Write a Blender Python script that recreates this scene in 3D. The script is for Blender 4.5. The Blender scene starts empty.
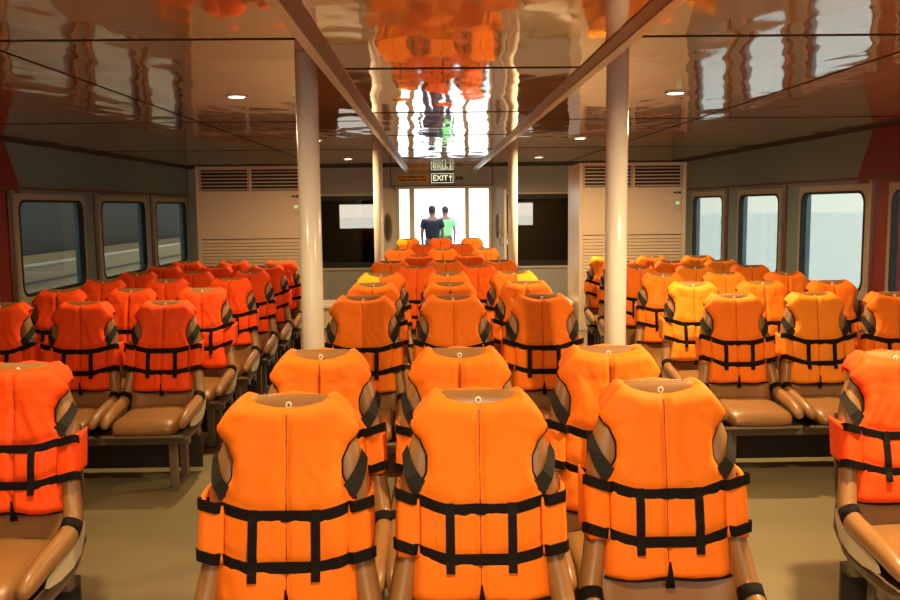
import bpy, bmesh, math, random
from mathutils import Vector, Matrix, noise
random.seed(7)
C = bpy.context.scene.collection
F = 870.0
CAMZ = 1.67

# ------------------------------------------------------------ materials
def mat(name, col, rough=0.5, metal=0.0, spec=0.5, bump=0.0, bscale=20.0, bdist=0.01,
        var=0.0, vscale=6.0, coat=0.0, sheen=0.0, stretch=None):
    m = bpy.data.materials.new(name); m.use_nodes = True
    nt = m.node_tree; N = nt.nodes; L = nt.links
    b = N['Principled BSDF']
    b.inputs['Base Color'].default_value = (*col, 1)
    b.inputs['Roughness'].default_value = rough
    b.inputs['Metallic'].default_value = metal
    b.inputs['Specular IOR Level'].default_value = spec
    b.inputs['Coat Weight'].default_value = coat
    b.inputs['Coat Roughness'].default_value = 0.03
    b.inputs['Sheen Weight'].default_value = sheen
    tc = N.new('ShaderNodeTexCoord'); mp = N.new('ShaderNodeMapping')
    L.new(tc.outputs['Object'], mp.inputs['Vector'])
    if stretch: mp.inputs['Scale'].default_value = stretch
    if bump > 0:
        n = N.new('ShaderNodeTexNoise'); n.inputs['Scale'].default_value = bscale
        n.inputs['Detail'].default_value = 3
        L.new(mp.outputs[0], n.inputs['Vector'])
        bp = N.new('ShaderNodeBump'); bp.inputs['Strength'].default_value = bump
        bp.inputs['Distance'].default_value = bdist
        L.new(n.outputs['Fac'], bp.inputs['Height']); L.new(bp.outputs[0], b.inputs['Normal'])
    if True:
        n2 = N.new('ShaderNodeTexNoise'); n2.inputs['Scale'].default_value = vscale
        L.new(mp.outputs[0], n2.inputs['Vector'])
        mx = N.new('ShaderNodeMix'); mx.data_type = 'RGBA'
        v = max(var, 0.02)
        mx.inputs['A'].default_value = (*[c*(1-v) for c in col], 1)
        mx.inputs['B'].default_value = (*[min(1, c*(1+v)) for c in col], 1)
        L.new(n2.outputs['Fac'], mx.inputs['Factor']); L.new(mx.outputs['Result'], b.inputs['Base Color'])
    return m

def emat(name, col, strength):
    m = bpy.data.materials.new(name); m.use_nodes = True
    b = m.node_tree.nodes['Principled BSDF']
    b.inputs['Base Color'].default_value = (*col, 1)
    b.inputs['Emission Color'].default_value = (*col, 1)
    b.inputs['Emission Strength'].default_value = strength
    return m

def glassmat(name, tint, gloss=0.12):
    m = bpy.data.materials.new(name); m.use_nodes = True
    nt = m.node_tree; N = nt.nodes; L = nt.links
    for n in list(N): N.remove(n)
    out = N.new('ShaderNodeOutputMaterial')
    t = N.new('ShaderNodeBsdfTransparent'); t.inputs[0].default_value = (*tint, 1)
    g = N.new('ShaderNodeBsdfGlossy'); g.inputs['Roughness'].default_value = 0.02
    g.inputs['Color'].default_value = (.6, .6, .58, 1)
    lw = N.new('ShaderNodeLayerWeight'); lw.inputs['Blend'].default_value = .5
    pw = N.new('ShaderNodeMath'); pw.operation = 'POWER'; pw.inputs[1].default_value = 5
    fr = N.new('ShaderNodeMath'); fr.operation = 'MULTIPLY_ADD'; fr.inputs[1].default_value = .55; fr.inputs[2].default_value = .03
    L.new(lw.outputs['Facing'], pw.inputs[0]); L.new(pw.outputs[0], fr.inputs[0])
    mx = N.new('ShaderNodeMixShader')
    L.new(fr.outputs[0], mx.inputs[0]); L.new(t.outputs[0], mx.inputs[1]); L.new(g.outputs[0], mx.inputs[2])
    L.new(mx.outputs[0], out.inputs[0])
    return m

ORANGE = [mat('vest_orange', (1.0, .20, .006), .7, bump=.3, bscale=30, bdist=.004, var=.06, spec=.25),
          mat('vest_orange_shaded', (1.0, .078, .003), .7, bump=.3, bscale=30, bdist=.004, var=.06, spec=.25),  # same orange, darkened and reddened to paint in the dim sides
          mat('vest_orange_light', (1.0, .28, .012), .7, bump=.3, bscale=30, bdist=.004, var=.06, spec=.25)]
ORANGE.append(mat('vest_orange_mid', (1.0, .135, .004), .7, bump=.3, bscale=30, bdist=.004, var=.06, spec=.25))
YELLOW = mat('vest_yellow', (1.0, .62, .01), .6, bump=.2, bscale=35, bdist=.004)
BLACK = mat('webbing_black', (.010, .007, .006), .8, spec=.15, bump=.4, bscale=200, bdist=.001)
GREY = mat('webbing_charcoal', (.030, .026, .020), .8, spec=.15, bump=.4, bscale=200, bdist=.001)
VINYL = mat('vinyl_tan', (.30, .14, .042), .38, bump=.15, bscale=60, bdist=.002, var=.12, spec=.5)
SHELL = mat('seat_shell_cream', (.62, .52, .36), .35)
RING = mat('ring_white', (.9, .85, .7), .3)
FRAME = mat('bench_frame_brown', (.16, .115, .07), .45, metal=.2)
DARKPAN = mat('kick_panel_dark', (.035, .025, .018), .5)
PILLAR = mat('pillar_cream', (.95, .88, .72), .22, bump=.02, bscale=8, spec=.5)
CREAM = mat('cream_paint', (.72, .60, .42), .3, var=.03)
ACMAT = mat('aircon_cream', (.82, .64, .43), .22, var=.03)
ACDARK = mat('aircon_inside_dark', (.03, .022, .015), .6)
STEEL = mat('steel_trim', (.55, .47, .38), .28, metal=.8)
BROWN = mat('trim_brown', (.19, .075, .03), .4, spec=.3)
RUBBER = mat('window_gasket', (.012, .011, .010), .5)
REDP = mat('red_paint', (.30, .006, .006), .35)
GREYW = mat('wall_grey', (.42, .40, .36), .4, var=.05)
FRAMEW = mat('window_frame_cream', (.50, .42, .32), .35)
DARKGLASS = glassmat('dark_glass', (.45, .42, .38))
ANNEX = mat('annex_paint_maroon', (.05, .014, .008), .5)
GLASS = glassmat('side_window_glass', (.46, .475, .445))
CLEAR = glassmat('door_glass', (.92, .95, .93))
DECK = mat('outer_deck_paint', (.45, .46, .44), .6)
SEA = mat('sea_water', (.9, .93, .9), .5, bump=.3, bscale=2, bdist=.05)
HULL = mat('hull_beige', (.42, .28, .12), .45, var=.08)
DARKB = mat('pier_shade_dark', (.022, .019, .012), .6, var=.2, vscale=.6)  # dark colour paints in the shade under a covered pier
LINE = mat('hull_line_pale', (.75, .66, .48), .4)
PLASTIC = mat('sign_green_dark', (.02, .055, .025), .4)
SIGNW = emat('sign_letter_glow', (.85, .9, .62), .55)
SIGNY = mat('sign_amber', (.95, .45, .04), .4)
SIGNK = mat('sign_ink', (.03, .015, .01), .5)
LAMP = emat('lamp_lens', (1.0, .86, .62), 14.0)
LEDG = emat('panel_led_green', (.4, .75, .25), .35)

def wallmat(name, split, sgn):
    m = mat(name, (.22, .29, .33), .38, var=.06)
    nt = m.node_tree; N = nt.nodes; L = nt.links
    b = N['Principled BSDF']
    src = b.inputs['Base Color'].links[0].from_socket
    tc = N.new('ShaderNodeTexCoord'); sp = N.new('ShaderNodeSeparateXYZ'); L.new(tc.outputs['Object'], sp.inputs[0])
    # red painted end section bounded by a slanted edge above the windows
    z = N.new('ShaderNodeMath'); z.operation = 'MULTIPLY_ADD'; z.inputs[1].default_value = .6; z.inputs[2].default_value = -.6*1.93
    L.new(sp.outputs['Z'], z.inputs[0])
    zm = N.new('ShaderNodeMath'); zm.operation = 'MAXIMUM'; zm.inputs[1].default_value = 0; L.new(z.outputs[0], zm.inputs[0])
    a = N.new('ShaderNodeMath'); a.operation = 'ADD'; L.new(sp.outputs['Y'], a.inputs[0]); L.new(zm.outputs[0], a.inputs[1])
    lt = N.new('ShaderNodeMath'); lt.operation = 'LESS_THAN'; lt.inputs[1].default_value = split; L.new(a.outputs[0], lt.inputs[0])
    mx = N.new('ShaderNodeMix'); mx.data_type = 'RGBA'
    L.new(lt.outputs[0], mx.inputs['Factor']); L.new(src, mx.inputs['A']); mx.inputs['B'].default_value = (.27, .006, .006, 1)
    # narrow panel joints in the upper band
    L.new(mx.outputs['Result'], b.inputs['Base Color'])
    return m
WALL_L = wallmat('wall_left_paint', 9.42, -1)
WALL_R = wallmat('wall_right_paint', 8.9, 1)

def ceilmat(name, xs, y0, pitch):
    m = mat(name, (.62, .33, .15), .06, spec=.75, var=.04, vscale=1.2, coat=.6)
    nt = m.node_tree; N = nt.nodes; L = nt.links
    b = N['Principled BSDF']
    src = b.inputs['Base Color'].links[0].from_socket
    tc = N.new('ShaderNodeTexCoord'); sp = N.new('ShaderNodeSeparateXYZ'); L.new(tc.outputs['Object'], sp.inputs[0])
    mod = N.new('ShaderNodeMath'); mod.operation = 'ADD'; mod.inputs[1].default_value = -y0 + pitch*20 + pitch/2
    L.new(sp.outputs['Y'], mod.inputs[0])
    m2 = N.new('ShaderNodeMath'); m2.operation = 'MODULO'; m2.inputs[1].default_value = pitch; L.new(mod.outputs[0], m2.inputs[0])
    c = N.new('ShaderNodeMath'); c.operation = 'COMPARE'; c.inputs[1].default_value = pitch/2; c.inputs[2].default_value = .009
    L.new(m2.outputs[0], c.inputs[0])
    last = c.outputs[0]
    for x in xs:
        cx = N.new('ShaderNodeMath'); cx.operation = 'COMPARE'; cx.inputs[1].default_value = x; cx.inputs[2].default_value = .006
        L.new(sp.outputs['X'], cx.inputs[0])
        mm = N.new('ShaderNodeMath'); mm.operation = 'MAXIMUM'; L.new(last, mm.inputs[0]); L.new(cx.outputs[0], mm.inputs[1])
        last = mm.outputs[0]
    mx = N.new('ShaderNodeMix'); mx.data_type = 'RGBA'
    L.new(last, mx.inputs['Factor']); L.new(src, mx.inputs['A']); mx.inputs['B'].default_value = (.05, .025, .015, 1)
    L.new(mx.outputs['Result'], b.inputs['Base Color'])
    # wavy glossy laminate
    n = N.new('ShaderNodeTexNoise'); n.inputs['Scale'].default_value = 1.0; n.inputs['Detail'].default_value = 1.5
    mp = N.new('ShaderNodeMapping'); mp.inputs['Scale'].default_value = (3.2, 1.6, 1)
    L.new(tc.outputs['Object'], mp.inputs['Vector']); L.new(mp.outputs[0], n.inputs['Vector'])
    bp = N.new('ShaderNodeBump'); bp.inputs['Strength'].default_value = 1.0; bp.inputs['Distance'].default_value = .009
    L.new(n.outputs['Fac'], bp.inputs['Height'])
    L.new(bp.outputs[0], b.inputs['Normal']); L.new(bp.outputs[0], b.inputs['Coat Normal'])
    return m
CEIL_S = ceilmat('ceiling_laminate_side', (-2.0, 2.33), 3.95, 1.875)
CEIL_C = ceilmat('ceiling_laminate_centre', (), 4.0, 1.85)
FLOOR = mat('floor_vinyl', (.235, .19, .095), .33, bump=.06, bscale=90, bdist=.002, var=.14, vscale=1.5, spec=.5)

# ------------------------------------------------------------ mesh helpers
def add_box(bm, x0, x1, y0, y1, z0, z1, mi=0):
    v = [bm.verts.new((x, y, z)) for z in (z0, z1) for y in (y0, y1) for x in (x0, x1)]
    for f in ((0, 2, 3, 1), (4, 5, 7, 6), (0, 1, 5, 4), (2, 6, 7, 3), (0, 4, 6, 2), (1, 3, 7, 5)):
        fc = bm.faces.new([v[i] for i in f]); fc.material_index = mi
    return v

def mesh_of(name, bm, mats, smooth=False):
    bmesh.ops.recalc_face_normals(bm, faces=bm.faces[:])
    me = bpy.data.meshes.new(name); bm.to_mesh(me); bm.free()
    for m in (mats if isinstance(mats, (list, tuple)) else [mats]): me.materials.append(m)
    if smooth:
        for p in me.polygons: p.use_smooth = True
    return me

def obj(name, me, parent=None, loc=None, bevel=0.0, subsurf=0):
    o = bpy.data.objects.new(name, me); C.objects.link(o)
    if parent: o.parent = parent
    if loc: o.location = loc
    if bevel:
        b = o.modifiers.new('bevel', 'BEVEL'); b.width = bevel; b.segments = 2; b.limit_method = 'ANGLE'
    if subsurf:
        s = o.modifiers.new('sub', 'SUBSURF'); s.levels = subsurf; s.render_levels = subsurf
    return o

def boxes(name, lst, m, parent=None, bevel=0.0, smooth=False):
    bm = bmesh.new()
    for b in lst: add_box(bm, *b)
    return obj(name, mesh_of(name, bm, m, smooth), parent, bevel=bevel)

def tube(bm, pts, rad, n=10, cap=True, mi=0, ry=None):
    """tube along pts, rad list (a,b) elliptical: a across x-ish, b other"""
    rings = []
    k = len(pts)
    pts = [Vector(p) for p in pts]
    for i, p in enumerate(pts):
        d = (pts[min(i+1, k-1)] - pts[max(i-1, 0)]).normalized()
        up = Vector((1, 0, 0)) if abs(d.x) < .8 else Vector((0, 0, 1))
        a = (up - d*up.dot(d)).normalized(); b = d.cross(a)
        r = rad[i] if isinstance(rad, list) else rad
        ra, rb = r if isinstance(r, tuple) else (r, r)
        rings.append([bm.verts.new(p + a*ra*math.cos(t) + b*rb*math.sin(t)) for t in [2*math.pi*j/n for j in range(n)]])
    for i in range(k-1):
        for j in range(n):
            f = bm.faces.new((rings[i][j], rings[i][(j+1) % n], rings[i+1][(j+1) % n], rings[i+1][j])); f.material_index = mi
    if cap:
        bm.faces.new(rings[0][::-1]).material_index = mi; bm.faces.new(rings[-1]).material_index = mi

def empty(name, loc, rz=0):
    o = bpy.data.objects.new(name, None); C.objects.link(o)
    o.location = loc; o.rotation_euler = (0, 0, rz); o.empty_display_size = .1
    return o

def tag(o, label=None, cat=None, group=None, kind=None):
    if label: o['label'] = label
    if cat: o['category'] = cat
    if group: o['group'] = group
    if kind: o['kind'] = kind
    return o

def struct(o): o['kind'] = 'structure'; return o

kidmap = {}
def kids(o): return [c for c in C.objects if c.parent == o]
def tree_copy(o, cache, parent=None):
    c = o.copy(); C.objects.link(c); c.parent = parent
    for ch in cache.get(o.name, []): tree_copy(ch, cache, c)
    return c

# ------------------------------------------------------------ room shell
YB = 15.9; YR = -4.5
XL, XR = -4.4, 4.35
ZC, ZS = CAMZ+.74, CAMZ+.616
SX0, SX1 = -.475, .755
SEAM = mat('ceiling_joint_dark', (.02, .010, .006), .7, spec=.1)
struct(boxes('floor', [(XL-.12, XR+.12, YR-.12, YB+.15, -.1, 0)], FLOOR))
struct(boxes('ceiling', [(XL-.12, SX0, YR, YB+.15, ZC, ZC+.12)], CEIL_S))
struct(boxes('ceiling', [(SX1, XR+.12, YR, YB+.15, ZC, ZC+.12)], CEIL_S))
struct(boxes('ceiling', [(SX0, SX1, YR, YB+.15, ZS, ZC+.12)], CEIL_C))
# soffit edge trims
struct(boxes('trim_1', [(SX0-.012, SX0+.028, YR, YB, ZS-.012, ZS+.03)], CREAM))
struct(boxes('trim_2', [(SX0+.028, SX0+.085, YR, YB, ZS-.006, ZS+.02)], BROWN))
struct(boxes('trim_3', [(SX1-.028, SX1+.012, YR, YB, ZS-.012, ZS+.03)], CREAM))
struct(boxes('trim_4', [(SX1-.085, SX1-.028, YR, YB, ZS-.006, ZS+.02)], BROWN))

def joints(name, L): struct(boxes(name, L, SEAM))
ys = [3.95+3.73*k for k in range(-1, 4)]
joints('trim_61', [(XL, SX0-.02, y-.014, y+.014, ZC-.0025, ZC) for y in ys]+[(-2.008, -1.992, YR, YB, ZC-.0025, ZC)])
joints('trim_62', [(SX1+.02, XR, y-.014, y+.014, ZC-.0025, ZC) for y in ys]+[(2.322, 2.338, YR, YB, ZC-.0025, ZC)])
joints('trim_63', [(SX0+.09, SX1-.09, y-.014, y+.014, ZS-.0025, ZS) for y in [4.0+1.85*k for k in range(-3, 6)]])
WZ0, WZ1 = .70, 1.82
def side_wall(name, x, sgn, wins, m):
    t = .12
    xa, xb = (x, x+t) if sgn > 0 else (x-t, x)
    L = [(xa, xb, YR, YB+.15, 0, WZ0), (xa, xb, YR, YB+.15, WZ1, ZC)]
    ws = sorted(wins)
    prev = YR
    for a, b in ws:
        L.append((xa, xb, prev, a, WZ0, WZ1)); prev = b
    L.append((xa, xb, prev, YB+.15, WZ0, WZ1))
    struct(boxes(name, L, m))

def rrect(y0, y1, z0, z1, r, n=6):
    pts = []
    for cy, cz, a0 in ((y1-r, z1-r, 0), (y0+r, z1-r, 90), (y0+r, z0+r, 180), (y1-r, z0+r, 270)):
        for i in range(n+1):
            a = math.radians(a0+90*i/n); pts.append((cy+r*math.cos(a), cz+r*math.sin(a)))
    return pts

def ringmesh(bm, outer, inner, x0, x1, axis='x'):
    def P(u, w, x): return (x, u, w) if axis == 'x' else (u, x, w)
    n = len(outer)
    vo0 = [bm.verts.new(P(u, w, x0)) for u, w in outer]; vi0 = [bm.verts.new(P(u, w, x0)) for u, w in inner]
    vo1 = [bm.verts.new(P(u, w, x1)) for u, w in outer]; vi1 = [bm.verts.new(P(u, w, x1)) for u, w in inner]
    for i in range(n):
        j = (i+1) % n
        bm.faces.new((vo0[i], vo0[j], vi0[j], vi0[i])); bm.faces.new((vo1[i], vi1[i], vi1[j], vo1[j]))
        bm.faces.new((vo0[i], vo1[i], vo1[j], vo0[j])); bm.faces.new((vi0[i], vi0[j], vi1[j], vi1[i]))

wn = [0]
def window(x, sgn, a, b, z0=WZ0, z1=WZ1, glass=GLASS, axis='x', fr=.04):
    wn[0] += 1
    inn = -sgn
    bm = bmesh.new()
    xs = sorted((x+inn*.015, x+sgn*.05))
    ringmesh(bm, rrect(a-.03, b+.03, z0-.03, z1+.03, .03), rrect(a+fr, b-fr, z0+fr, z1-fr, .13), xs[0], xs[1], axis)
    w = struct(obj('window_%d' % wn[0], mesh_of('window', bm, FRAMEW)))
    bm = bmesh.new()
    xs = sorted((x+inn*.021, x+sgn*.04))
    ringmesh(bm, rrect(a+fr-.004, b-fr+.004, z0+fr-.004, z1-fr+.004, .134), rrect(a+fr+.024, b-fr-.024, z0+fr+.024, z1-fr-.024, .115), xs[0], xs[1], axis)
    obj('gasket', mesh_of('gasket', bm, RUBBER), w)
    xp = x+sgn*.03
    if axis == 'x': L = [(xp-.003, xp+.003, a+.02, b-.02, z0+.02, z1-.02)]
    else: L = [(a+.02, b-.02, xp-.003, xp+.003, z0+.02, z1-.02)]
    boxes('pane', L, glass, w)
    return w

WL = [(-2.2, -.4), (.1, 1.9), (2.4, 4.2), (4.7, 6.5), (7.0, 8.8), (9.30, 11.08), (11.6, 13.45), (13.87, 15.65)]
WR = [(-2.9, -1.1), (-.6, 1.2), (1.75, 3.5), (4.1, 5.9), (6.45, 8.22), (8.66, 10.26), (10.84, 12.35), (12.98, 14.55)]
side_wall('wall_left', XL, -1, WL, WALL_L)
side_wall('wall_right', XR, 1, WR, WALL_R)
for a, b in WL: window(XL, -1, a, b)
for a, b in WR: window(XR, 1, a, b)
# rails above the windows and bright posts beside them
struct(boxes('trim_5', [(XL, XL+.02, YR, YB, WZ1+.07, WZ1+.10)], BROWN))
struct(boxes('trim_6', [(XR-.02, XR, YR, YB, WZ1+.07, WZ1+.10)], BROWN))
tn = 7
for (x, s, W) in ((XL, 1, WL), (XR, -1, WR)):
    xa, xb = sorted((x, x+s*.035))
    for a, b in W:
        y = (a-.09) if s > 0 else (a-.09)
        struct(boxes('trim_%d' % tn, [(xa, xb, y-.03, y+.02, WZ0-.1, WZ1+.06)], STEEL)); tn += 1
        if a > 9:
            xc, xd = sorted((x, x+s*.012))
            struct(boxes('trim_%d' % tn, [(xc, xd, y-.09, y-.035, WZ0-.1, WZ1+.06)], BROWN)); tn += 1
# dark moulding between side walls and ceiling
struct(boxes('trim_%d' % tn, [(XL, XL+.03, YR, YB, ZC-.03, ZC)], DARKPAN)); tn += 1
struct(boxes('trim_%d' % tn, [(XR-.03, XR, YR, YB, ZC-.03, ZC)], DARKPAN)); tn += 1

# end wall with the door opening and two dark windows
DX0, DX1 = -.66, 1.06; DZ = 2.01
BW = [(-2.12, -.98), (1.38, 2.62)]
bz0, bz1 = .60, 1.84
L = []
segs = [(XL-.12, BW[0][0], 0, ZC), (BW[0][1], DX0, 0, ZC), (DX0, DX1, DZ, ZC), (DX1, BW[1][0], 0, ZC), (BW[1][1], XR+.12, 0, ZC)]
for x0, x1, z0, z1 in segs: L.append((x0, x1, YB, YB+.15, z0, z1))
for x0, x1 in BW:
    L.append((x0, x1, YB, YB+.15, 0, bz0)); L.append((x0, x1, YB, YB+.15, bz1, ZC))
struct(boxes('wall_back', L, GREYW))
for x0, x1 in BW:
    w = window(YB, 1, x0, x1, bz0, bz1, DARKGLASS, 'y', .03)
    w.data.materials[0] = RUBBER
struct(boxes('trim_%d' % tn, [(-2.1, -.98, YB-.03, YB, bz1+.03, bz1+.06)], CREAM)); tn += 1
struct(boxes('trim_%d' % tn, [(1.3, 2.6, YB-.03, YB, bz1+.03, bz1+.06)], CREAM)); tn += 1
struct(boxes('trim_%d' % tn, [(-2.1, -.98, YB-.03, YB, bz0-.07, bz0-.04)], CREAM)); tn += 1
struct(boxes('trim_%d' % tn, [(1.3, 2.6, YB-.03, YB, bz0-.07, bz0-.04)], CREAM)); tn += 1
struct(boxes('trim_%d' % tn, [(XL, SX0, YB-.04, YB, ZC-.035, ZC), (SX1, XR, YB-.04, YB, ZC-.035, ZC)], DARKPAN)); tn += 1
# header panel joints
struct(boxes('trim_%d' % tn, [(-.765, -.75, YB-.006, YB, DZ+.03, ZC-.035), (1.075, 1.09, YB-.006, YB, DZ+.03, ZC-.035), (-.765, 1.09, YB-.006, YB, DZ+.02, DZ+.035)], RUBBER)); tn += 1

# dim compartments beyond the dark windows, each with a far opening to daylight
def annex(name, x0, x1, wx0, wx1, wz0, wz1):
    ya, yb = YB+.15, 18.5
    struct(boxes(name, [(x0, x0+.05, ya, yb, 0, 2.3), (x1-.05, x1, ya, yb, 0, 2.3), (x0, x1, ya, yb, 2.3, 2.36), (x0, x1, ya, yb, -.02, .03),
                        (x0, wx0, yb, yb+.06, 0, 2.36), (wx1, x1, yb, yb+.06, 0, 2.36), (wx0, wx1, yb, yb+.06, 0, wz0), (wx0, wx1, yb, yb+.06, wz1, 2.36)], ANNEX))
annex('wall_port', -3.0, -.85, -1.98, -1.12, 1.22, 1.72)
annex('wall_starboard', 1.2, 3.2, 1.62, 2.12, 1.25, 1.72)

# rear wall behind the camera: unseen opening, added to throw daylight on the front rows
struct(boxes('wall_rear', [(XL-.12, XR+.12, YR-.12, YR, 0, .55), (XL-.12, XR+.12, YR-.12, YR, 2.2, ZC+.12),
                           (XL-.12, -1.6, YR-.12, YR, .55, 2.2), (1.9, XR+.12, YR-.12, YR, .55, 2.2),
                           (-.06, .06, YR-.12, YR, .55, 2.2)], GREYW))

# door frame, side posts and leaves
df = boxes('door_1', [(DX0, DX0+.05, YB-.04, YB+.1, 0, DZ), (DX1-.05, DX1, YB-.04, YB+.1, 0, DZ), (DX0, DX1, YB-.05, YB+.1, DZ-.03, DZ+.02),
                      (-.43, -.335, YB-.04, YB+.06, 0, DZ-.03), (.58, .655, YB-.04, YB+.06, 0, DZ-.03),
                      (DX0, -.335, YB-.02, YB+.06, 0, .5), (.58, DX1, YB-.02, YB+.06, 0, .5)], CREAM)
struct(df)
boxes('side_light_pane', [(DX0+.05, -.43, YB+.02, YB+.026, .5, DZ-.03)], CLEAR, df)
boxes('side_light_pane', [(.655, DX1-.05, YB+.02, YB+.026, .5, DZ-.03)], CLEAR, df)

def leaf(name, hx, hy, ang, w=.62):
    o = empty(name, (hx, hy, 0), 0); o.rotation_euler = (0, 0, ang); struct(o)
    # local x from hinge outwards
    bm = bmesh.new()
    zc = 1.30; n = 28
    h = 1.99
    inner = [(w/2+.12*math.cos(2*math.pi*i/n), zc+.22*math.sin(2*math.pi*i/n)) for i in range(n)]
    outer = []
    for i in range(n):
        a = 2*math.pi*i/n; c, s = math.cos(a), math.sin(a)
        k = min((w/2)/max(abs(c), 1e-6), ((h-zc) if s > 0 else (zc-.02))/max(abs(s), 1e-6))
        outer.append((w/2+k*c, zc+k*s))
    ringmesh(bm, outer, inner, -.02, .02, 'y')
    obj('door_leaf', mesh_of('door_leaf', bm, CREAM), o)
    bm = bmesh.new()
    r2 = [(w/2+.15*math.cos(2*math.pi*i/n), zc+.26*math.sin(2*math.pi*i/n)) for i in range(n)]
    ringmesh(bm, r2, inner, -.032, .032, 'y')
    obj('porthole_rim', mesh_of('porthole_rim', bm, STEEL), o)
    bm = bmesh.new()
    vs = [bm.verts.new((a, 0, b)) for a, b in inner]; bm.faces.new(vs)
    obj('porthole_glass', mesh_of('porthole_glass', bm, CLEAR), o)
    bm = bmesh.new()
    for s in (-1, 1): tube(bm, [(w-.07, s*.02, .98), (w-.07, s*.07, .98), (w-.07, s*.07, 1.16), (w-.07, s*.02, 1.16)], .011, 8)
    obj('door_handle', mesh_of('door_handle', bm, STEEL, True), o)
leaf('door_2', DX0-.02, YB-.08, math.atan2(-.52, -.28))
leaf('door_3', DX1+.03, YB-.08, math.atan2(-.60, .17))

# ------------------------------------------------------------ pillars
def pillar(x, y, top, label):
    p = empty('pillar', (x, y, 0)); tag(p, label, 'pillar', 'cream pillars in two pairs along the cabin'); 
    bm = bmesh.new()
    tube(bm, [(0, 0, .006), (0, 0, top-.001)], .054, 40)
    me = mesh_of('pillar_shaft', bm, PILLAR, False)
    for q in me.polygons: q.use_smooth = len(q.vertices) == 4
    obj('shaft', me, p)
    bm = bmesh.new(); tube(bm, [(0, 0, 0), (0, 0, .012), (0, 0, .03)], [.10, .10, .075], 32)
    obj('base_flange', mesh_of('base_flange', bm, PILLAR), p)
    return p
YP1, YP2 = 870/201, 870/87.5
pillar(-.607, YP1, ZC, 'nearer cream round pillar on the left of the centre seats')
pillar(.91, YP1, ZC, 'nearer cream round pillar on the right of the centre seats')
pillar(-.62, YP2, ZC, 'farther thin-looking cream pillar on the left, before the dark back window')
pillar(.91, YP2, ZC, 'farther thin-looking cream pillar on the right, before the dark back window')

# ------------------------------------------------------------ air-conditioning cabinets
def aircon(x0, x1, label):
    o = empty('air_conditioner', (x0, 11.45, 0)); tag(o, label, 'air conditioner', 'tall cream air conditioning cabinets')
    W = x1-x0; H = 2.21; D = .95
    boxes('cabinet', [(0, W, .03, D, .0, H), (.05, W-.05, .004, .03, 1.27, 1.89), (0, .05, 0, .03, 0, H), (W-.05, W, 0, .03, 0, H),
                      (.05, W-.05, .001, .03, H-.04, H), (.05, W-.05, .001, .03, 0, .22)], ACMAT, o, bevel=.006)
    for k in range(2):
        a = .06+k*(W-.10)/2; b = a+(W-.16)/2
        g = boxes('air_outlet', [(a, b, .024, .034, 1.895, H-.045)], ACDARK, o)
        bl = [(a, b, -.004, .02, 1.905+i*.045, 1.918+i*.045) for i in range(6)]
        bl += [(a, a+.012, -.004, .02, 1.895, H-.045), (b-.012, b, -.004, .02, 1.895, H-.045)]
        boxes('outlet_slats', bl, ACMAT, g)
    boxes('outlet_divider', [(W/2-.012, W/2+.012, -.006, .02, 1.89, H-.045)], ACMAT, o)
    bm = bmesh.new()
    n = 24
    add_box(bm, .05, W-.05, .024, .034, .22, 1.27)
    obj('intake_recess', mesh_of('intake_recess', bm, mat('aircon_gap', (.22, .14, .07), .5)), o)
    bm = bmesh.new()
    for i in range(n):
        z = .225+i*.0432
        v = [bm.verts.new(p) for p in ((.05, .0, z), (W-.05, .0, z), (W-.05, .0, z+.030), (.05, .0, z+.030),
                                       (.05, .022, z+.012), (W-.05, .022, z+.012), (W-.05, .022, z+.041), (.05, .022, z+.041))]
        for f in ((0, 1, 2, 3), (4, 7, 6, 5), (0, 4, 5, 1), (3, 2, 6, 7), (0, 3, 7, 4), (1, 5, 6, 2)): bm.faces.new([v[q] for q in f])
    obj('intake_louvers', mesh_of('intake_louvers', bm, ACMAT), o)
    c = boxes('control_panel', [(W-.16, W-.07, -.008, 0, 1.58, 1.72)], CREAM, o, bevel=.003)
    boxes('display', [(W-.14, W-.09, -.011, -.008, 1.66, 1.70)], LEDG, c)
    boxes('badge', [(W-.17, W-.125, -.005, 0, 1.805, 1.825), (W-.115, W-.07, -.005, 0, 1.80, 1.83)], SIGNK, o)
    return o
aircon(1.92, 3.33, 'tall cream louvred air conditioning cabinet at the right of the back wall')
aircon(-3.08, -1.67, 'tall cream louvred air conditioning cabinet at the left of the back wall')

# low luggage benches beside the cabinets
for x0, x1, lab in ((1.22, 1.90, 'low cream luggage bench left of the right-hand air conditioner'),
                    (-1.65, -.95, 'low cream luggage bench right of the left-hand air conditioner')):
    o = empty('luggage_bench', (x0, 11.75, 0)); tag(o, lab, 'bench', 'low luggage benches by the cabinets')
    W = x1-x0
    boxes('bench_top', [(0, W, 0, .6, .31, .36)], PILLAR, o, bevel=.008)
    boxes('bench_panel', [(.05, W-.05, .05, .55, .03, .31)], ACMAT, o)
    for x in (.02, W-.05):
        for y in (.02, .55): boxes('leg', [(x, x+.03, y, y+.03, 0, .31)], FRAME, o)

# ------------------------------------------------------------ seats
HT = 1.10
def yc(z): return (z-HT)*.20
def lerp(tab, t):
    for (a, va), (b, vb) in zip(tab, tab[1:]):
        if t <= b: 
            k = (t-a)/(b-a) if b > a else 0; k = max(0, min(1, k)); k = k*k*(3-2*k)*.5+k*.5
            return va+(vb-va)*k
    return tab[-1][1]
BW_TAB = [(.36, .205), (.50, .215), (.62, .225), (.80, .222), (.90, .212), (1.0, .178), (1.05, .156), (1.08, .138), (1.095, .118), (1.10, .09)]
BT_TAB = [(.36, .050), (.60, .055), (.80, .048), (1.0, .042), (1.06, .036), (1.09, .022), (1.10, .006)]

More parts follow.
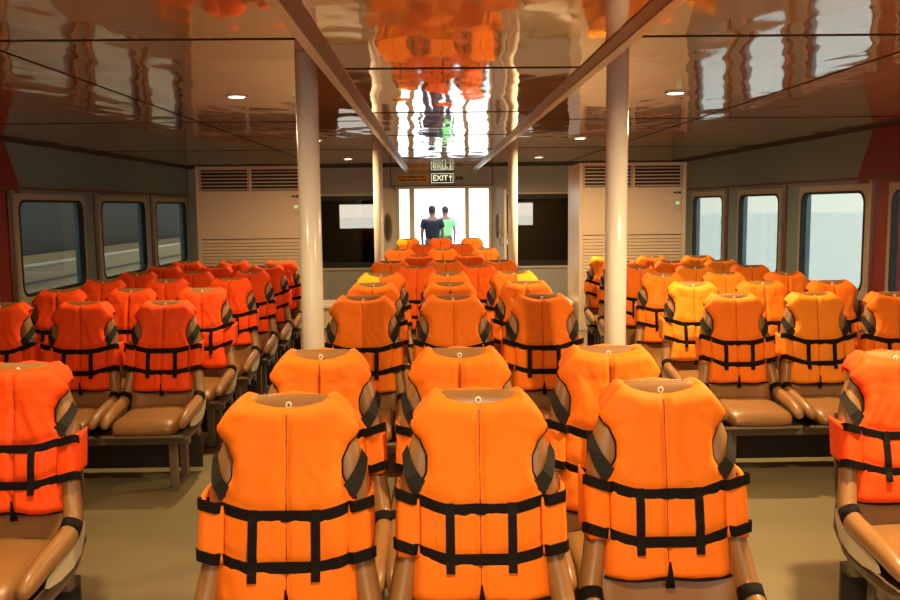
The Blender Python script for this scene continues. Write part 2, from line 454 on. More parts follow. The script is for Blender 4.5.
def make_seat():
    root = empty('passenger_seat', (0, 0, 0))
    bm = bmesh.new(); rings = []; n = 36
    zs = [.36, .42, .5, .58, .66, .74, .82, .88, .94, .98, 1.02, 1.05, 1.07, 1.085, 1.094, 1.10]
    for z in zs:
        w = lerp(BW_TAB, z); t = lerp(BT_TAB, z); r = []
        for j in range(n):
            a = 2*math.pi*j/n; c, s = math.cos(a), math.sin(a)
            x = w*math.copysign(abs(c)**.55, c); y = t*math.copysign(abs(s)**.55, s)
            # scooped front between the side bolsters, centre pleats
            if s < 0:
                q = 1-min(1, abs(x)/(w*.80)); y += .020*min(1, q*3)*min(1, (1.12-z)*5)
            r.append(bm.verts.new((x, yc(z)+y, z)))
        rings.append(r)
    for i in range(len(rings)-1):
        for j in range(n): bm.faces.new((rings[i][j], rings[i][(j+1) % n], rings[i+1][(j+1) % n], rings[i+1][j]))
    bm.faces.new(rings[0][::-1]); bm.faces.new(rings[-1])
    obj('backrest', mesh_of('backrest', bm, VINYL, True), root)
    # seat cushion with waterfall front
    bm = bmesh.new(); rings = []
    prof = [(-.13, .400, .455), (-.20, .385, .465), (-.32, .370, .462), (-.44, .362, .460), (-.52, .362, .458), (-.565, .368, .446), (-.59, .382, .425), (-.60, .40, .408)]
    for y, zb, zt in prof:
        w = .186 if y > -.55 else .186-(abs(y)-.55)*.5; r = []
        m = 20
        for j in range(m):
            a = 2*math.pi*j/m; c, s = math.cos(a), math.sin(a)
            x = w*math.copysign(abs(c)**.35, c); z = (zb+zt)/2+(zt-zb)/2*math.copysign(abs(s)**.5, s)
            if s > 0: z += .006*math.cos(min(1, abs(x)/w)*math.pi/2)
            r.append(bm.verts.new((x, y, z)))
        rings.append(r)
    for i in range(len(rings)-1):
        for j in range(m): bm.faces.new((rings[i][j], rings[i][(j+1) % m], rings[i+1][(j+1) % m], rings[i+1][j]))
    bm.faces.new(rings[0][::-1]); bm.faces.new(rings[-1])
    obj('seat_cushion', mesh_of('seat_cushion', bm, VINYL, True), root)
    # side bolsters that run down the back and sweep forward into low arms
    for s in (-1, 1):
        bm = bmesh.new()
        P = [(.180, yc(.86)+.004, .86), (.186, yc(.78)-.002, .78), (.196, yc(.70)-.014, .70), (.207, yc(.63)-.026, .63), (.222, -.145, .55), (.228, -.175, .510),
             (.229, -.235, .487), (.229, -.33, .478), (.228, -.43, .468), (.226, -.52, .450), (.222, -.565, .432), (.219, -.582, .424)]
        R = [(.020, .020), (.030, .034), (.032, .040), (.033, .042), (.034, .044), (.033, .045), (.033, .045), (.033, .043), (.033, .041), (.031, .037), (.025, .028), (.010, .012)]
        tube(bm, [(s*x, y, z) for x, y, z in P], R, 16)
        a = obj('armrest', mesh_of('armrest', bm, VINYL, True), root)
        bm = bmesh.new()
        tube(bm, [(s*.228, -.170, .528), (s*.228, -.190, .508), (s*.228, -.206, .499)], [(.036, .046)]*3, 20)
        obj('elbow_band', mesh_of('elbow_band', bm, BLACK, True), a)
    # moulded shell under the cushion and up the back
    bm = bmesh.new()
    prof = [(-.575, .375), (-.52, .347), (-.40, .340), (-.25, .345), (-.17, .365), (-.105, .43), (-.075, .52), (-.045, .62), (-.015, .74), (.005, .85)]
    t = .016; vs = []
    for i, (y, z) in enumerate(prof):
        a = Vector(prof[max(i-1, 0)]); b = Vector(prof[min(i+1, len(prof)-1)])
        d = (b-a).normalized(); nrm = Vector((d.y, -d.x))
        q = Vector((y, z)); e = q+nrm*t
        if i > 4: q = Vector((q.x+.02, q.y)); e = Vector((e.x+.02, e.y))
        w = .236 if i < 6 else (.215 if i < 8 else .195)
        vs.append([bm.verts.new(p) for p in ((-w, q.x, q.y), (w, q.x, q.y), (w, e.x, e.y), (-w, e.x, e.y))])
    for i in range(len(vs)-1):
        A, B = vs[i], vs[i+1]
        for j in range(4): bm.faces.new((A[j], A[(j+1) % 4], B[(j+1) % 4], B[j]))
    bm.faces.new(vs[0][::-1]); bm.faces.new(vs[-1])
    sh_ = obj('seat_shell', mesh_of('seat_shell', bm, FRAME), root)
    for s in (-1, 1):
        bm = bmesh.new()
        cp = [(-.44, .392), (-.34, .378), (-.24, .380), (-.16, .405), (-.115, .47), (-.118, .515), (-.17, .462), (-.24, .442), (-.34, .430), (-.42, .415)]
        a = [bm.verts.new((s*.236, y, z)) for y, z in cp]; b = [bm.verts.new((s*.251, y, z)) for y, z in cp]
        bm.faces.new(a); bm.faces.new(b[::-1])
        for i in range(len(cp)): bm.faces.new((a[i], a[(i+1) % len(cp)], b[(i+1) % len(cp)], b[i]))
        obj('side_cheek', mesh_of('side_cheek', bm, SHELL), sh_)['label'] = 'pale cream side cheek'
    # small white ring near the top of the back
    bm = bmesh.new(); M = 20; K = 8; rr = []
    for i in range(M):
        a = 2*math.pi*i/M
        rr.append([bm.verts.new(((.0062+.0027*math.cos(2*math.pi*k/K))*math.cos(a), -.0027*math.sin(2*math.pi*k/K), (.0078+.0027*math.cos(2*math.pi*k/K))*math.sin(a))) for k in range(K)])
    for i in range(M):
        for k in range(K): bm.faces.new((rr[i][k], rr[(i+1) % M][k], rr[(i+1) % M][(k+1) % K], rr[i][(k+1) % K]))
    obj('ring', mesh_of('ring', bm, RING, True), root, loc=(0, yc(1.078)-.032, 1.078))
    return root

# ------------------------------------------------------------ life jackets
VZ = HT-.024      # neckline height
def surf(x, z):
    """where the jacket's inner face lies in front of the seat back, wrapping round its sides"""
    zz = max(z, .36)
    base = yc(min(zz, HT))-.052
    a = abs(x)/.236
    return base + .085*max(0, a-.35)**2.2*1.3 + (0.02 if z > HT-.03 else 0)*min(1, (z-HT+.03)/.03)

def strap_strip(bm, pts, h, th=.004, vertical=False):
    """flat webbing: pts (x,y,z) centreline"""
    vs = []
    for x, y, z in pts:
        if vertical: q = [(x-h/2, y, z), (x+h/2, y, z), (x+h/2, y-th, z), (x-h/2, y-th, z)]
        else: q = [(x, y, z-h/2), (x, y, z+h/2), (x, y-th, z+h/2), (x, y-th, z-h/2)]
        vs.append([bm.verts.new(p) for p in q])
    for i in range(len(vs)-1):
        for j in range(4): bm.faces.new((vs[i][j], vs[i][(j+1) % 4], vs[i+1][(j+1) % 4], vs[i+1][j]))
    bm.faces.new(vs[0][::-1]); bm.faces.new(vs[-1])

def make_vest(seed, material, yellow=0):
    R = random.Random(seed)
    root = empty('life_jacket', (0, 0, 0))
    skew = R.uniform(-.012, .012); drop = [R.uniform(-.006, .018) for _ in range(2)]; ln = .528+R.uniform(-.02, .015)
    wid = R.uniform(.97, 1.05); ph = Vector((R.uniform(0, 50), R.uniform(0, 50), R.uniform(0, 50)))
    dip = R.uniform(.4, 1.0)
    tiltL, tiltR = R.uniform(.0, .02), R.uniform(.0, .02)
    def half(v):
        return wid*lerp([(0, .176), (.05, .190), (.09, .184), (.15, .158), (.24, .142), (.33, .143), (.42, .164), (.48, .180), (.7, .183), (1, .187)], v)
    def ztop(u):
        a = abs(u); d = drop[0 if u < 0 else 1]
        if a < .68: return .024-.034*dip+(.034*dip)*(a/.68)**1.9 - d*.3*a
        return .024-(.050+d)*((a-.68)/.32)**1.3 - d*.3*.68
    def pos(u, v):
        x = u*half(v)+skew*v
        z = VZ-ln*v+ztop(u)*max(0, 1-v*1.6)**1.5
        if v > .8: z += -.006*math.sin(abs(u)*3.1)*(v-.8)*5
        return x, z
    zs1, zs2 = VZ-.272, VZ-.406
    def puff(u, v, x, z):
        edge = min(1, (1-abs(u))/.14); e2 = min(1, v/.05); e3 = min(1, (1-v)/.04)
        t = .010+.022*math.sqrt(max(0, min(edge, 1)))*math.sqrt(max(0.0, min(e2, e3)))
        xc = x-skew*v
        t *= 1-.62*math.exp(-(xc/.0075)**2)
        t *= 1-.08*math.exp(-((v-.165)/.010)**2)
        for zz in (zs1, zs2): t *= 1-.30*math.exp(-((z-zz-.05*(x/.2)**2*1)/.016)**2)
        nn = noise.noise(Vector((x*9, z*6, 0))+ph)*.010+noise.noise(Vector((x*22, z*12, 3))+ph)*.0055+noise.noise(Vector((x*45+z*20, z*40, 8))+ph)*.0022
        # diagonal drag folds from the armholes towards the waist
        nn += .0012*math.sin((z*1.1+abs(xc)*1.9)*(50+ph.y*.4)+ph.x)*math.exp(-((v-.38)/.12)**2)
        return t+nn*min(1, edge+.2)
    NU, NV = 40, 44
    bm = bmesh.new(); Fv, Bv = [], []
    for j in range(NV+1):
        v = j/NV; v = v**1.05; fr, br = [], []
        for i in range(NU+1):
            k = -1+2*i/NU; u = math.copysign(abs(k)**.9, k) if k else 0
            x, z = pos(u, v); y = surf(x, z)
            fr.append(bm.verts.new((x, y-puff(u, v, x, z), z))); br.append(bm.verts.new((x, y, z)))
        Fv.append(fr); Bv.append(br)
    for j in range(NV):
        for i in range(NU):
            a = bm.faces.new((Fv[j][i], Fv[j+1][i], Fv[j+1][i+1], Fv[j][i+1]))
            b = bm.faces.new((Bv[j][i], Bv[j][i+1], Bv[j+1][i+1], Bv[j+1][i]))
            if yellow and (i-NU/2)*yellow > 1 and j < 7: a.material_index = 1
    for i in range(NU):
        bm.faces.new((Fv[0][i], Fv[0][i+1], Bv[0][i+1], Bv[0][i])); bm.faces.new((Fv[NV][i], Bv[NV][i], Bv[NV][i+1], Fv[NV][i+1]))
    for j in range(NV):
        bm.faces.new((Fv[j][0], Bv[j][0], Bv[j+1][0], Fv[j+1][0])); bm.faces.new((Fv[j][NU], Fv[j+1][NU], Bv[j+1][NU], Bv[j][NU]))
    mats = [material, YELLOW]
    obj('front_panel', mesh_of('front_panel', bm, mats, True), root)
    # shoulders over the top of the back
    for s in (-1, 1):
        bm = bmesh.new(); rows = []
        nx, ny = 8, 10
        for layer in (0, 1):
            g = []
            for j in range(ny+1):
                a = math.pi*j/ny; r = []
                for i in range(nx+1):
                    u = s*(.50+.50*i/nx); x = u*half(.02)*(1-.14*max(0, j/ny-.3))
                    zt = VZ+ztop(u)
                    rad = .040-.010*layer if 0 < i < nx else .033-.004*layer
                    y = .010-math.cos(a)*(rad+.018)-(.0)
                    z = zt-.012+math.sin(a)*(rad*.42)*(1 if layer == 0 else .6)
                    if j == 0: z -= .01
                    if j >= ny-1: z -= .02
                    r.append(bm.verts.new((x, y, z+noise.noise(Vector((x*14, y*14, z))+ph)*.003)))
                g.append(r)
            rows.append(g)
        A, B = rows
        for j in range(ny):
            for i in range(nx):
                f = bm.faces.new((A[j][i], A[j][i+1], A[j+1][i+1], A[j+1][i])); bm.faces.new((B[j][i], B[j+1][i], B[j+1][i+1], B[j][i+1]))
                if yellow and s == yellow: f.material_index = 1
        for j in range(ny):
            bm.faces.new((A[j][0], A[j+1][0], B[j+1][0], B[j][0])); bm.faces.new((A[j][nx], B[j][nx], B[j+1][nx], A[j+1][nx]))
        for i in range(nx):
            bm.faces.new((A[0][i], B[0][i], B[0][i+1], A[0][i+1])); bm.faces.new((A[ny][i], A[ny][i+1], B[ny][i+1], B[ny][i]))
        obj('shoulder', mesh_of('shoulder', bm, mats, True), root)
    # back panel hanging behind the seat, its lower wings wrapping forward round the sides
    bm = bmesh.new(); Fv, Bv = [], []
    nu, nv = 24, 22
    for j in range(nv+1):
        v = j/nv; fr, br = [], []
        for i in range(nu+1):
            u = -1+2*i/nu; x = u*half(v)*(.80+.2*min(1, v*5)); z = VZ+.02-ln*.97*v-.02*abs(u)
            y = yc(min(HT, max(.36, z)))+.058-.05*max(0, abs(x)/.236-.4)**2
            t = .010+.022*math.sqrt(max(0, min(1, (1-abs(u))/.15, v/.05+.1, (1-v)/.05)))
            fr.append(bm.verts.new((x, y+t+noise.noise(Vector((x*9, z*8, 9))+ph)*.004, z))); br.append(bm.verts.new((x, y, z)))
        Fv.append(fr); Bv.append(br)
    for j in range(nv):
        for i in range(nu):
            bm.faces.new((Fv[j][i], Fv[j][i+1], Fv[j+1][i+1], Fv[j+1][i])); bm.faces.new((Bv[j][i], Bv[j+1][i], Bv[j+1][i+1], Bv[j][i+1]))
    for i in range(nu):
        bm.faces.new((Fv[0][i], Bv[0][i], Bv[0][i+1], Fv[0][i+1])); bm.faces.new((Fv[nv][i], Fv[nv][i+1], Bv[nv][i+1], Bv[nv][i]))
    for j in range(nv):
        bm.faces.new((Fv[j][0], Fv[j+1][0], Bv[j+1][0], Bv[j][0])); bm.faces.new((Fv[j][nu], Bv[j][nu], Bv[j+1][nu], Fv[j+1][nu]))
    obj('back_panel', mesh_of('back_panel', bm, material, True), root)
    # side wings at the waist
    for s in (-1, 1):
        bm = bmesh.new()
        ext = R.uniform(.0, .022); low = R.uniform(-.02, .02)
        nj, ni = 8, 6; A, B = [], []
        for j in range(nj+1):
            z = VZ-.250-.150*j/nj; ra, rb = [], []
            for i in range(ni+1):
                k = i/ni; x = .165+(.059+ext*.5)*math.sin(k*math.pi*.5)*(1+.05*j/nj)
                yy = yc(z)-.070+.13*max(0, (k-.5)/.5)**1.5; zz = z+.020*k+low*k*(j/nj)
                th = .009*math.sin(math.pi*min(1, max(.08, k)))+.003
                ra.append(bm.verts.new((s*(x+th)+skew*.5, yy-th, zz))); rb.append(bm.verts.new((s*(x-.002)+skew*.5, yy+.001, zz)))
            A.append(ra); B.append(rb)
        for j in range(nj):
            for i in range(ni):
                bm.faces.new((A[j][i], A[j+1][i], A[j+1][i+1], A[j][i+1])); bm.faces.new((B[j][i], B[j][i+1], B[j+1][i+1], B[j+1][i]))
        for i in range(ni):
            bm.faces.new((A[0][i], A[0][i+1], B[0][i+1], B[0][i])); f = bm.faces.new((A[nj][i], B[nj][i], B[nj][i+1], A[nj][i+1])); f.material_index = 1
        for j in range(nj):
            bm.faces.new((A[j][0], B[j][0], B[j+1][0], A[j+1][0])); bm.faces.new((A[j][ni], A[j+1][ni], B[j+1][ni], B[j][ni]))
        w = obj('side_wing', mesh_of('side_wing', bm, [material, BLACK], True), root)
    # waist straps: sag in the middle, rise to the sides, run round the seat back
    def frontpt(x, z, off):
        v = (VZ-z)/ln; hw = half(v)
        u = max(-1, min(1, (x-skew*v)/hw))
        if abs(x) < hw*.97: return surf(x, z)-puff(u, v, x, z)-off
        return None
    def sy(x, z):
        a = frontpt(x, z, .003)
        if a is not None: return min(a, surf(x, z)-.028)
        return yc(z)-.089
    for idx, (zc_, tz) in enumerate(((VZ-.276, 1.0), (VZ-.408, 1.0))):
        bm = bmesh.new(); pts = []
        for i in range(33):
            x = -.228+.456*i/32; a = abs(x)
            rise = 0 if a < .085 else (.034+(tiltL if x < 0 else tiltR))*((a-.085)/.151)**1.15
            z = zc_+rise
            pts.append((x, sy(x, z), z))
        # ends going backwards beside the seat
        e0 = pts[0]; e1 = pts[-1]
        wx = .236 if idx == 0 else .241
        def side(sg, e):
            z = e[2]
            return [(sg*.06, yc(z)+.09, z-.05), (sg*.15, yc(z)+.085, z-.05), (sg*.20, yc(z)+.055, z-.046), (sg*(wx-.018), yc(z)+.01, z-.034), (sg*(wx-.004), yc(z)-.035, z-.016), (sg*(wx-.006), yc(z)-.070, z-.003)]
        pre = side(-1, e0); post = side(1, e1)[::-1]
        full = pre+pts+post
        # ribbon with thickness along its own normal
        vs = []
        for i, p in enumerate(full):
            a = Vector(full[max(i-1, 0)]); b = Vector(full[min(i+1, len(full)-1)])
            d = (b-a).normalized(); nrm = d.cross(Vector((0, 0, 1))).normalized()
            if nrm.dot(Vector((p[0], (p[1]-yc(p[2]))*3, 0))) < 0: nrm = -nrm
            P = Vector(p); h = .0155
            vs.append([bm.verts.new(P+Vector((0, 0, -h))), bm.verts.new(P+Vector((0, 0, h))), bm.verts.new(P+nrm*.004+Vector((0, 0, h))), bm.verts.new(P+nrm*.004+Vector((0, 0, -h)))])
        for i in range(len(vs)-1):
            for j in range(4): bm.faces.new((vs[i][j], vs[i][(j+1) % 4], vs[i+1][(j+1) % 4], vs[i+1][j]))
        bm.faces.new(vs[0][::-1]); bm.faces.new(vs[-1])
        obj('waist_strap', mesh_of('waist_strap', bm, BLACK), root)
    for s in (-1, 1):
        bm = bmesh.new()
        x = s*.084; pts = []
        for i in range(12):
            z = VZ-.258-.182*i/11; pts.append((x, sy(x, z)-.0055, z))
        strap_strip(bm, pts, .024, vertical=True)
        obj('vertical_strap', mesh_of('vertical_strap', bm, BLACK), root)
        # charcoal band slanting from behind the seat edge to the armhole
        bm = bmesh.new(); vs = []
        for i in range(9):
            k = i/8
            x = .140+.066*math.sin(k*1.5); z = VZ-.254+.120*k; nx_, nz_ = .80*.024*(1-.7*k), -.6*.024
            yy = yc(z)-.056 + .05*max(0, (x-.186)/.02)**1.5
            vs.append([bm.verts.new((s*(x+nx_), yy+.006, z+nz_)), bm.verts.new((s*(x-nx_), yy-.004, z-nz_)), bm.verts.new((s*(x-nx_), yy-.008, z-nz_)), bm.verts.new((s*(x+nx_+.004), yy+.002, z+nz_))])
        for i in range(2): vs[i][0].co.x *= 1
        for i in range(8):
            for j in range(4): bm.faces.new((vs[i][j], vs[i][(j+1) % 4], vs[i+1][(j+1) % 4], vs[i+1][j]))
        bm.faces.new(vs[0][::-1]); bm.faces.new(vs[-1])
        obj('side_strap', mesh_of('side_strap', bm, GREY), root)
        # black binding round the armhole
        bm = bmesh.new(); pts = []
        for j in range(18):
            v = .07+.40*j/17; x, z = pos(s*1.0, v); pts.append((x+s*.0015, surf(x, z)-.003, z))
        tube(bm, pts, .0035, 6)
        obj('armhole_binding', mesh_of('armhole_binding', bm, BLACK, True), root)
    # zip seam and the black tab hanging at its foot
    bm = bmesh.new(); pts = []
    for j in range(24):
        v = .03+.955*j/23; x, z = pos(0, v); pts.append((x, surf(x, z)-puff(0, v, x, z)-.0008, z))
    strap_strip(bm, pts, .0042, .0012, vertical=True)
    obj('zip', mesh_of('zip', bm, mat('zip_rust%d' % seed, (.14, .022, .004), .6)), root)
    bm = bmesh.new(); pts = []
    for i in range(41):
        u = -1+2*i/40; x, z = pos(u, 1.0); pts.append((x, surf(x, z)-.008, z-.001))
    tube(bm, pts, [(.0045, .010)]*41, 6)
    x, z = pos(0, 1.0); y = surf(x, z)-.008
    vs = [bm.verts.new(p) for p in ((x-.002, y-.012, z+.05), (x+.002, y-.012, z+.05), (x+.017, y-.006, z-.03), (x-.010, y-.006, z-.03),
                                    (x-.002, y-.009, z+.05), (x+.002, y-.009, z+.05), (x+.017, y, z-.03), (x-.010, y, z-.03))]
    for f in ((0, 1, 2, 3), (4, 7, 6, 5), (0, 4, 5, 1), (1, 5, 6, 2), (2, 6, 7, 3), (3, 7, 4, 0)): bm.faces.new([vs[q] for q in f])
    obj('hem_binding', mesh_of('hem_binding', bm, BLACK, True), root)
    return root

def make_base(dz, kick, n=3, pitch=.52):
    root = empty('bench_base', (0, 0, 0))
    W = n*pitch/2-.03; z1 = .337+dz
    boxes('beam', [(-W, W, -.46, -.40, z1-.05, z1)], FRAME, root, bevel=.004)
    boxes('beam', [(-W, W, -.24, -.18, z1-.05, z1)], FRAME, root, bevel=.004)
    for s in (-1, 1):
        xx = s*(W-.10)
        boxes('leg', [(xx-.022, xx+.022, -.455, -.405, .012, z1-.05)], FRAME, root, bevel=.004)
        boxes('leg', [(xx-.022, xx+.022, -.235, -.185, .012, z1-.05)], FRAME, root, bevel=.004)
        boxes('foot_plate', [(xx-.035, xx+.035, -.49, -.15, 0, .012)], FRAME, root, bevel=.003)
    if kick: boxes('kick_panel', [(-W+.02, W-.02, -.10, -.085, .03, z1-.05), (-W+.02, W-.02, -.18, -.10, z1-.08, z1-.05)], DARKPAN, root)
    return root

seatP = make_seat()
vests = {}
for k in range(5): vests['o%d' % k] = make_vest(10+k, ORANGE[0])
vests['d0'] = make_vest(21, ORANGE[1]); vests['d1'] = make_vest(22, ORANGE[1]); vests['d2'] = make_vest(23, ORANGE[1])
vests['m0'] = make_vest(24, ORANGE[3]); vests['m1'] = make_vest(25, ORANGE[3])
vests['l0'] = make_vest(31, ORANGE[2]); vests['l1'] = make_vest(32, ORANGE[2])
vests['yl'] = make_vest(41, ORANGE[0], -1); vests['yr'] = make_vest(42, ORANGE[0], 1)
bases = {(3, 0): make_base(.05, False), (3, 1): make_base(-.01, True), (2, 0): make_base(.05, False, 2)}
cache = {}
for o in C.objects:
    if o.parent: cache.setdefault(o.parent.name, []).append(o)
used = set()
def place(proto, loc, rz=0):
    if proto.name in used: o = tree_copy(proto, cache)
    else: used.add(proto.name); o = proto
    o.location = loc; o.rotation_euler = (0, 0, rz)
    return o

ORD = ['front', 'second', 'third', 'fourth', 'fifth', 'sixth', 'seventh', 'eighth', 'ninth', 'tenth', 'farthest']
rnd = random.Random(3)
def put_row(block, ri, D, xs, names, dz, keys, yoff=None):
    rowname = ORD[ri]
    cx = sum(xs)/len(xs)
    b = place(bases[(len(xs), 1 if block != 'centre' else 0)], (cx, D, 0))
    tag(b, 'dark steel base under the %s row of the %s seats' % (rowname, block), 'bench base', '%s block seat bases' % block)
    for i, x in enumerate(xs):
        y = D+(yoff[i] if yoff else 0)
        s = place(seatP, (x, y, dz))
        tag(s, 'tan vinyl passenger seat, %s in the %s row of the %s block' % (names[i], rowname, block), 'seat', 'tan seats in the %s block' % block)
        k = keys[i]
        v = place(vests[k], (x, y, dz), rnd.uniform(-.015, .015))
        extra = ''
        colr = {'o': 'bright orange', 'd': 'shaded orange', 'm': 'deep orange', 'l': 'light orange', 'y': 'yellow-shouldered orange'}[k[0]]
        tag(v, '%s life jacket on the %s seat of the %s row, %s block' % (colr, names[i], rowname, block), 'life jacket', 'life jackets in the %s block' % block)

n3 = ['leftmost', 'middle', 'rightmost']; n2 = ['left-hand', 'right-hand']
cxs = [-.415, .11, .63]
CR = [(2.43, 3), (3.17, 3), (5.09, 3), (5.98, 3), (6.87, 3), (7.6, 2), (8.4, 3), (9.35, 2), (10.75, 3), (12.0, 2), (14.3, 3)]
okeys = ['o0', 'o1', 'o2', 'o3', 'o4']
for ri, (D, n) in enumerate(CR):
    if n == 3: xs, nm = cxs, n3
    else: xs, nm = [-.15, .375], n2
    keys = [okeys[(ri*2+i*1+ri//2) % 5] for i in range(n)]
    if ri == 4: keys = ['yl', 'o3', 'yr']
    if ri == 10: keys = ['yl', 'm0', 'o2']
    if ri in (5, 7, 9): keys = ['m1', 'm0']
    if ri == 1: xs = [-.415, .09, .635]
    yo = None
    if ri == 0: xs = [-.405, .12, .66]; yo = [-.03, .0, .10]
    put_row('centre', ri, D, xs, nm, .05, keys, yo)
SR = [3.32, 5.54, 6.42, 7.27, 8.1, 8.9, 9.7]
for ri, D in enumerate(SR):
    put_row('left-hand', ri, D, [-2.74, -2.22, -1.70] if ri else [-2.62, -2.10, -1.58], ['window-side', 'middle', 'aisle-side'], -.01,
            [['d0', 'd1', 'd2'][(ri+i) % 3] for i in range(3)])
    put_row('right-hand', ri, D, [1.92, 2.44, 2.96] if ri else [1.78, 2.30, 2.82], ['aisle-side', 'middle', 'window-side'], -.01,
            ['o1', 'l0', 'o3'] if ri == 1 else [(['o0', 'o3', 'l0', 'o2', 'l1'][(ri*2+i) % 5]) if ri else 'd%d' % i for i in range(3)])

# ------------------------------------------------------------ signs
def text_mesh(s, size, m, name, parent, loc, bold=.0):
    cu = bpy.data.curves.new('t', 'FONT'); cu.body = s; cu.size = size; cu.extrude = .002; cu.offset = bold
    cu.align_x = 'CENTER'; cu.align_y = 'CENTER'
    tmp = bpy.data.objects.new('t', cu); C.objects.link(tmp)
    bpy.context.view_layer.update()
    me = bpy.data.meshes.new_from_object(tmp); bpy.data.objects.remove(tmp)
    me.materials.clear(); me.materials.append(m)
    o = obj(name, me, parent, loc); o.rotation_euler = (math.pi/2, 0, 0)
    return o
sx = (443.5-434)/54.7; sz = CAMZ+(206.3-179)/54.7
e = empty('exit_sign', (sx, YB, sz)); tag(e, 'green and white EXIT sign with up arrow above the doorway', 'sign')
boxes('sign_box', [(-.205, .205, -.05, 0, -.092, .092)], PLASTIC, e, bevel=.004)
boxes('sign_border', [(-.20, .20, -.053, -.05, .075, .085), (-.20, .20, -.053, -.05, -.085, -.075), (-.20, -.19, -.053, -.05, -.075, .075), (.19, .20, -.053, -.05, -.075, .075)], SIGNW, e)
text_mesh('EXIT', .135, SIGNW, 'lettering', e, (-.035, -.052, 0), .003)
bm = bmesh.new(); add_box(bm, .142, .156, -.054, -.05, -.055, .02)
v = [bm.verts.new(p) for p in ((.118, -.054, .018), (.180, -.054, .018), (.149, -.054, .062), (.118, -.05, .018), (.180, -.05, .018), (.149, -.05, .062))]
for f in ((0, 1, 2), (3, 5, 4), (0, 3, 4, 1), (1, 4, 5, 2), (2, 5, 3, 0)): bm.faces.new([v[q] for q in f])
obj('arrow', mesh_of('arrow', bm, SIGNW), e)
# amber notice: two lines of dark lettering too small to read in the photo
a = empty('notice_plate', ((414.5-434)/54.7, YB, CAMZ+(206.3-179)/54.7)); tag(a, 'narrow amber notice plate with two lines of dark lettering, left of the EXIT sign', 'sign')
boxes('plate', [(-.28, .28, -.012, 0, -.07, .07)], SIGNY, a)
L = []; r3 = random.Random(5)
for row in (.028, -.028):
    x = -.26
    while x < .24:
        w = r3.uniform(.012, .03); L.append((x, min(x+w, .26), -.015, -.012, row-.017, row+.017)); x += w+r3.choice([.006, .006, .02])
boxes('lettering', L, SIGNK, a)
a = empty('small_marking', ((460-434)/54.7+.01, YB, CAMZ+.50)); tag(a, 'tiny dark marking on the header right of the EXIT sign', 'marking')
boxes('lettering', [(-.06, -.03, -.004, 0, -.03, .03), (-.02, .015, -.004, 0, -.03, .03), (.025, .06, -.004, 0, -.03, .03)], SIGNK, a)

# ------------------------------------------------------------ downlights
def downlight(x, y, label, power, zc=ZC):
    o = empty('downlight', (x, y, zc)); tag(o, label, 'ceiling light', 'recessed ceiling downlights')
    bm = bmesh.new()
    n = 28
    ringmesh(bm, [(.075*math.cos(2*math.pi*i/n), .075*math.sin(2*math.pi*i/n)) for i in range(n)], [(.052*math.cos(2*math.pi*i/n), .052*math.sin(2*math.pi*i/n)) for i in range(n)], -.010, 0, 'x')
    bmesh.ops.rotate(bm, verts=bm.verts[:], cent=(0, 0, 0), matrix=Matrix.Rotation(math.pi/2, 3, 'Y'))
    for v in bm.verts: v.co.z = -abs(v.co.z)
    obj('trim_ring', mesh_of('trim_ring', bm, PILLAR), o)
    bm = bmesh.new(); tube(bm, [(0, 0, -.006), (0, 0, -.001)], .052, 24)
    obj('lens', mesh_of('lens', bm, LAMP), o)
    l = bpy.data.lights.new('downlight_lamp', 'AREA'); l.shape = 'DISK'; l.size = .10; l.energy = power; l.color = (1, .72, .38); l.spread = math.radians(165)
    lo = bpy.data.objects.new('lamp', l); C.objects.link(lo); lo.parent = o; lo.location = (0, 0, -.014)
PB = 25  # power of the unseen soffit lamps added to brighten the front rows
dl = [(-1.29, 5.9, 'bright round downlight in the left ceiling, nearest of its row'), (-1.29, 9.8, 'small round downlight in the left ceiling beside the nearer pillar'),
      (-1.30, 13.6, 'farthest small round downlight in the left ceiling near the dark window'),
      (1.63, 5.9, 'bright round downlight in the right ceiling, nearest of its row'), (1.65, 9.8, 'middle round downlight in the right ceiling, right of the farther pillar'),
      (1.65, 13.6, 'farthest small round downlight in the right ceiling by the back wall')]
for x, y, lab in dl: downlight(x, y, lab, 21 if x < 0 else 42)
for x, y, lab, pw in ((-1.29, 2.8, 'round downlight in the left ceiling just above the camera view', 20), (1.63, 2.8, 'round downlight in the right ceiling just above the camera view', 48)): downlight(x, y, lab, pw)
for x, y, lab in ((.13, .95, 'added fill lamp in the lowered centre ceiling above the front seats'), (.13, -.9, 'added fill lamp in the lowered centre ceiling behind the camera')):
    downlight(x, y, lab, PB, ZS)

# ------------------------------------------------------------ outside
struct(boxes('outer_deck', [(-4.5, 4.5, YB+.15, 23, -.12, -.02)], DECK))
struct(boxes('sea', [(-200, 200, -120, 300, -2.1, -2.0)], SEA))
hl = boxes('moored_boat', [(-8.4, -7.0, -8, 30, -1.98, .74)], HULL); tag(hl, 'beige boat hull lying alongside, seen through the left-hand windows', 'boat')
boxes('gunwale_line', [(-7.0, -6.96, -8, 30, .70, .745)], LINE, hl)
boxes('rubbing_strake', [(-7.0, -6.94, -8, 30, .40, .425)], RUBBER, hl)
boxes('rubbing_strake', [(-7.0, -6.93, -8, 30, -.02, .03)], LINE, hl)
sh = boxes('pier_shade_wall', [(-11.5, -8.6, -10, 34, -1.98, 9), (-8.62, -8.59, 9.9, 10.0, .8, 3), (-8.62, -8.59, 15.9, 16.0, .8, 3)], DARKB); tag(sh, 'dark wall standing for covered-pier shade behind the beige hull outside the left windows', 'building')

